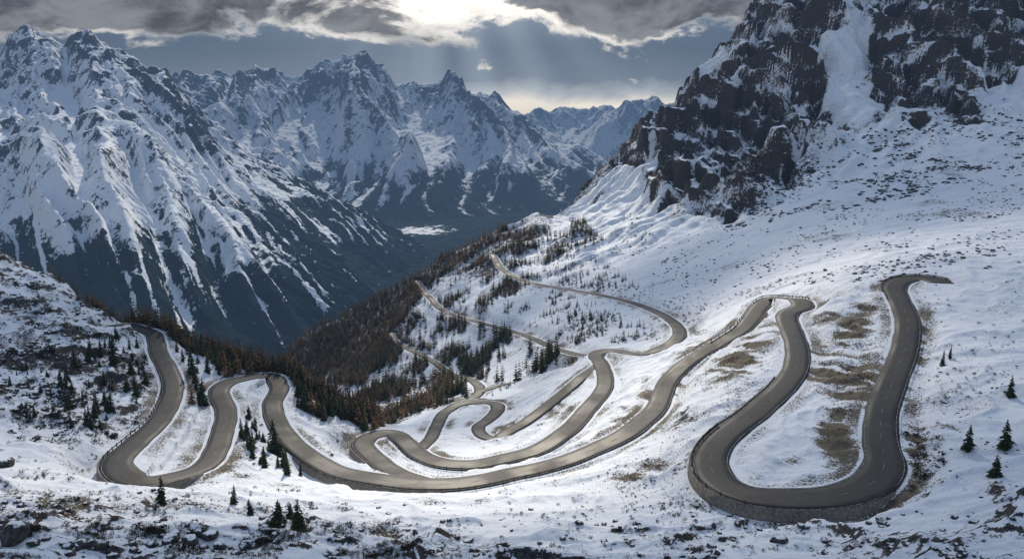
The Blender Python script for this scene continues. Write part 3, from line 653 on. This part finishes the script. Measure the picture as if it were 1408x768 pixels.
def collect(lst):
    P_=[];S_=[]
    for poly,n,a,b,cl in lst:
        x,y,z=scat(poly,n,1500,70,1.2,cl); P_.append(np.stack([x,y,z],1)); S_.append(a+(b-a)*rng.random(len(x))**3)
    return np.vstack(P_),np.concatenate(S_)
P_,S_=collect([([(0,370),(100,420),(200,490),(200,600),(90,620),(0,620)],1500,.5,3.0,18),([(150,600),(210,520),(200,480),(180,560)],120,1.,3.5,None),([(1230,600),(1290,580),(1300,640),(1250,680)],160,.5,2.4,None),([(600,640),(900,650),(1300,768),(600,768)],1200,.2,1.2,14),([(680,380),(950,400),(1100,380),(900,470),(700,450)],1400,.5,2.4,40),([(1250,400),(1408,380),(1408,560),(1260,580)],400,.3,1.4,20),([(0,690),(450,690),(700,768),(0,768)],800,.2,1.4,9),([(840,640),(1000,610),(950,680),(1000,700),(860,720)],600,.25,1.1,12),([(330,570),(440,600),(480,640),(330,640)],140,.5,2.,None),([(0,600),(160,640),(480,680),(480,700),(0,700)],500,.3,1.5,12)])
merge('low_shrubs',sh,P_,S_,M_shrub,'dark low shrubs dotted over the snow','shrubs')
P_,S_=collect([([(880,280),(1408,190),(1408,380),(1000,395),(760,400)],6500,.3,2.8,50),([(1000,220),(1408,130),(1408,240),(1000,320)],4500,.5,5.5,50),([(0,660),(700,700),(1408,700),(1408,768),(0,768)],1400,.15,2.0,10),([(1250,400),(1408,350),(1408,700),(1260,660)],500,.2,1.2,16),([(600,560),(900,500),(1080,560),(940,700),(700,680)],800,.2,1.0,20),([(0,340),(160,440),(100,600),(0,600)],1400,.3,3.0,20)])
merge('scattered_rocks',rl,P_-np.array([0,0,.1]),S_,M_rock,'small dark rocks strewn over the snow slopes','rocks')
tuft=[]
for s_ in range(4):
    r=random.Random(s_); v=[];f=[]
    for q in range(12):
        a=r.random()*6.28; d=r.random()*.5; c=(math.cos(a)*d,math.sin(a)*d); b=len(v); t=(r.uniform(-.3,.3),r.uniform(-.3,.3))
        v+=[(c[0]-.04,c[1],0),(c[0]+.04,c[1]+.02,0),(c[0]+t[0],c[1]+t[1],r.uniform(.4,1))]; f.append((b,b+1,b+2))
    tuft.append((np.array(v),np.array(f)))
P_,S_=collect([([(0,670),(250,680),(450,690),(700,750),(700,768),(0,768)],3600,.3,.9,9),([(950,520),(1080,450),(1085,480),(1000,570)],1500,.3,.8,12),([(1120,620),(1150,430),(1225,400),(1200,600)],2400,.3,.8,12),([(600,560),(900,500),(1080,560),(940,700),(700,680)],2600,.2,.6,15)])
merge('dry_grass',tuft,P_,S_,M_grassb,'brown dry grass poking through thin snow','grass',.8)
BL=[(18,738,34,'largest dark boulder in the bottom left corner'),(46,748,15,'small boulder right of the bottom left corner boulder'),(236,742,26,'broad dark boulder in the foreground rock group'),(264,744,15,'low boulder in the foreground rock group'),(286,738,20,'rounded boulder right of the broad foreground one'),(302,752,14,'small boulder at the lower edge of the foreground group'),(342,755,24,'boulder right of the foreground rock group'),(645,744,12,'lone boulder on foreground snow left of centre bottom'),(1070,744,16,'boulder on snow below the big right hairpin'),(1100,722,9,'small boulder just under the right hairpin wall'),(1290,744,12,'boulder right of the big hairpin near the bottom'),(1135,744,12,'boulder right of the one below the big hairpin'),(1172,752,9,'small boulder at the bottom under the hairpin bend'),(980,752,11,'boulder at the bottom left of the right hairpin'),(690,757,9,'small boulder at bottom centre'),(7,640,18,'dark boulder at the left edge beside the hairpin slope'),(1212,718,15,'boulder at the foot of the right hairpin curve')]
for i,(u_,v_,sz,lb) in enumerate(BL):
    x,y,z=march([u_],[v_],Wf)
    if np.isnan(y[0]): continue
    o=bpy.data.objects.new('boulder',rh[i%5]); COL.objects.link(o); s_=1.4*sz*float(y[0])/F; o.scale=(s_,s_,s_*.9); o.rotation_euler=(0,0,random.random()*6.28); o.location=(float(x[0]),float(y[0]),float(z[0])+s_*.15); tag(o,lb,'boulder')
# ---------------------------------------------------------------- light
AZ=math.radians(-5); EL=math.radians(34)
ts=Vector((math.sin(AZ)*math.cos(EL),math.cos(AZ)*math.cos(EL),math.sin(EL)))
sd=bpy.data.lights.new('sun','SUN'); sd.energy=5.0; sd.angle=math.radians(1.0); sd.color=(1,.90,.75); so=bpy.data.objects.new('sun',sd); COL.objects.link(so); so.rotation_euler=ts.to_track_quat('Z','Y').to_euler()
ZC=1000.; cx=np.linspace(-5200,4200,260); cy=np.linspace(-1200,5300,190); CX,CY=np.meshgrid(cx,cy)  # unseen sheet added overhead to throw broken shade on the slopes
off=(ZC+80)/math.tan(EL); TX=CX-math.sin(AZ)*off; TY=CY-math.cos(AZ)*off
al=.80+1.1*fbm(TX/240,TY/240,4,401)
def patch(x,y,rx,ry,a): return a*np.exp(-(((TX-x)/rx)**2+((TY-y)/ry)**2))
al=al-patch(-10,275,140,85,.62)-patch(-120,270,65,75,.42)-patch(100,860,95,170,1.4)-patch(60,180,80,50,.30)-patch(-1300,3500,450,1500,1.1)-patch(-60,560,90,140,.7)-patch(130,320,80,80,.4)+patch(420,700,240,260,.30)-patch(150,170,45,40,.25)-patch(-2300,4200,500,900,.5)-patch(-40,110,120,30,.2)  # gaps placed so sunlight falls on chosen slopes
edg=np.clip(np.minimum.reduce([(CX+5200)/600,(4200-CX)/600,(CY+1200)/500,(5300-CY)/500]),0,1)
al=np.clip(al,0,.90)*edg
CZ=ZC+fbm(CX/500,CY/500,3,420)*70
idc=np.arange(CX.size).reshape(CX.shape); qc=np.stack([idc[:-1,:-1],idc[:-1,1:],idc[1:,1:],idc[1:,:-1]],-1).reshape(-1,4)
m,nt=newmat('shade_sheet'); k=N(nt); at=k.n('ShaderNodeAttribute',attribute_name='thick'); g=k.n('ShaderNodeNewGeometry')
n1=k.noise(g.outputs['Position'],.006,6,.6); a_=k.math('ADD',at.outputs['Fac'],k.math('MULTIPLY',k.math('SUBTRACT',n1,.5),.3),True)
tr=k.n('ShaderNodeBsdfTransparent'); tl=k.n('ShaderNodeBsdfTranslucent'); tl.inputs[0].default_value=(.30,.40,.57,1); ms=k.n('ShaderNodeMixShader')
k.l(a_,ms.inputs[0]); k.l(tr.outputs[0],ms.inputs[1]); k.l(tl.outputs[0],ms.inputs[2]); out=k.n('ShaderNodeOutputMaterial'); k.l(ms.outputs[0],out.inputs[0])
o=mesh_np('shade_cloud',np.stack([CX,CY,CZ],-1).reshape(-1,3),qc,m,None,True); aa=o.data.attributes.new('thick','FLOAT','POINT'); aa.data.foreach_set('value',al.ravel().astype(np.float32)); tag(o,'unseen broken sheet added overhead to shade the slopes','shade_cloud',None,'structure')
# ---------------------------------------------------------------- sky
W=bpy.data.worlds.new('World'); SC.world=W; W.use_nodes=True; nt=W.node_tree; nt.nodes.clear(); k=N(nt)
sky=k.n('ShaderNodeTexSky'); sky.sky_type='NISHITA'; sky.sun_disc=False; sky.sun_elevation=EL; sky.sun_rotation=AZ
bg1=k.n('ShaderNodeBackground'); bg1.inputs[1].default_value=.06; k.l(sky.outputs[0],bg1.inputs[0])
tc=k.n('ShaderNodeTexCoord'); sep=k.n('ShaderNodeSeparateXYZ'); k.l(tc.outputs['Generated'],sep.inputs[0])
az=k.math('ARCTAN2',sep.outputs[0],sep.outputs[1]); el=k.math('ARCSINE',sep.outputs[2])
def vec(a,b,c=0.):
    q=k.n('ShaderNodeCombineXYZ')
    for i,x in enumerate((a,b,c)):
        if isinstance(x,(int,float)): q.inputs[i].default_value=x
        else: k.l(x,q.inputs[i])
    return q.outputs[0]
def gauss(x,c,s): d=k.math('DIVIDE',k.math('SUBTRACT',x,c),s); return k.math('EXPONENT',k.math('MULTIPLY',k.math('MULTIPLY',d,d),-1.))
nA_=k.noise(vec(az,k.math('MULTIPLY',el,2.2),.7),5.2,9,.57,.4); nB_=k.noise(vec(az,k.math('MULTIPLY',el,1.8),3.1),13.,8,.60,.4); nD_=k.noise(vec(az,k.math('MULTIPLY',el,2.6),5.2),2.6,3,.5)
glow=k.math('MULTIPLY',gauss(az,-.07,.18),gauss(el,.150,.040))
cr=k.n('ShaderNodeValToRGB'); k.l(k.mr(k.math('ADD',el,k.math('MULTIPLY',k.math('SUBTRACT',nB_,.5),.035)),0.,.40,0,1,False),cr.inputs[0]); E=cr.color_ramp.elements
E[0].position=0;E[0].color=(.66,.62,.55,1); E[1].position=1;E[1].color=(.18,.27,.44,1)
for p_,c_ in [(.06,(.84,.79,.70,1)),(.095,(.36,.41,.48,1)),(.13,(.12,.175,.27,1)),(.22,(.075,.125,.21,1)),(.34,(.09,.15,.25,1)),(.6,(.13,.19,.31,1))]:
    e=E.new(p_); e.color=c_
ang=k.math('ARCTAN2',k.math('ADD',az,.085),k.math('SUBTRACT',.30,el)); ray=k.noise(vec(k.math('MULTIPLY',ang,1.),0.,2.),4.,2,.4)
rayf=k.math('MULTIPLY',k.mr(ray,.30,.70,0,.34),gauss(az,-.07,.18)); base=k.mix(rayf,cr.outputs[0],(.44,.54,.66))
base=k.mix(k.math('MULTIPLY',glow,.35),base,(.60,.66,.72))
nn=k.math('ADD',k.math('ADD',nA_,k.math('MULTIPLY',k.math('SUBTRACT',nB_,.5),.38)),k.mr(el,.055,.150,-.17,.21,False)); nn=k.math('ADD',nn,k.math('MULTIPLY',k.math('SUBTRACT',nD_,.5),.35))
wf=k.mr(nn,.49,.56); wcol=k.mix(k.math('ADD',k.mr(nB_,.38,.66,0,.65),k.math('MULTIPLY',glow,1.),True),(.24,.27,.33),(1.2,1.14,1.05))
c1=k.mix(wf,base,wcol)
th=k.math('ADD',.525,k.math('MULTIPLY',glow,.20)); th2=k.math('ADD',th,.075)
df=k.mr(nn,th,th2); dcol=k.mix(k.mr(nB_,.35,.68),(.045,.057,.085),(.20,.22,.265))
dcol=k.mix(k.mr(el,.22,.5),dcol,(.17,.24,.38))
c2=k.mix(k.math('MULTIPLY',df,.97),c1,dcol)
bg2=k.n('ShaderNodeBackground'); k.l(c2,bg2.inputs[0]); bg2.inputs[1].default_value=1.0
ms=k.n('ShaderNodeMixShader'); ms.inputs[0].default_value=.94; k.l(bg1.outputs[0],ms.inputs[1]); k.l(bg2.outputs[0],ms.inputs[2])
wo=k.n('ShaderNodeOutputWorld'); k.l(ms.outputs[0],wo.inputs[0])
# ---------------------------------------------------------------- camera
cd=bpy.data.cameras.new('camera'); cd.sensor_width=36; cd.lens=36*F/1408; cd.clip_start=1; cd.clip_end=60000
co=bpy.data.objects.new('camera',cd); COL.objects.link(co); co.location=(0,0,0); co.rotation_euler=(math.pi/2-TH,0,0); SC.camera=co
SC.view_settings.view_transform='Standard'; SC.view_settings.look='None'; SC.view_settings.exposure=0
print('done',time.time()-T0)
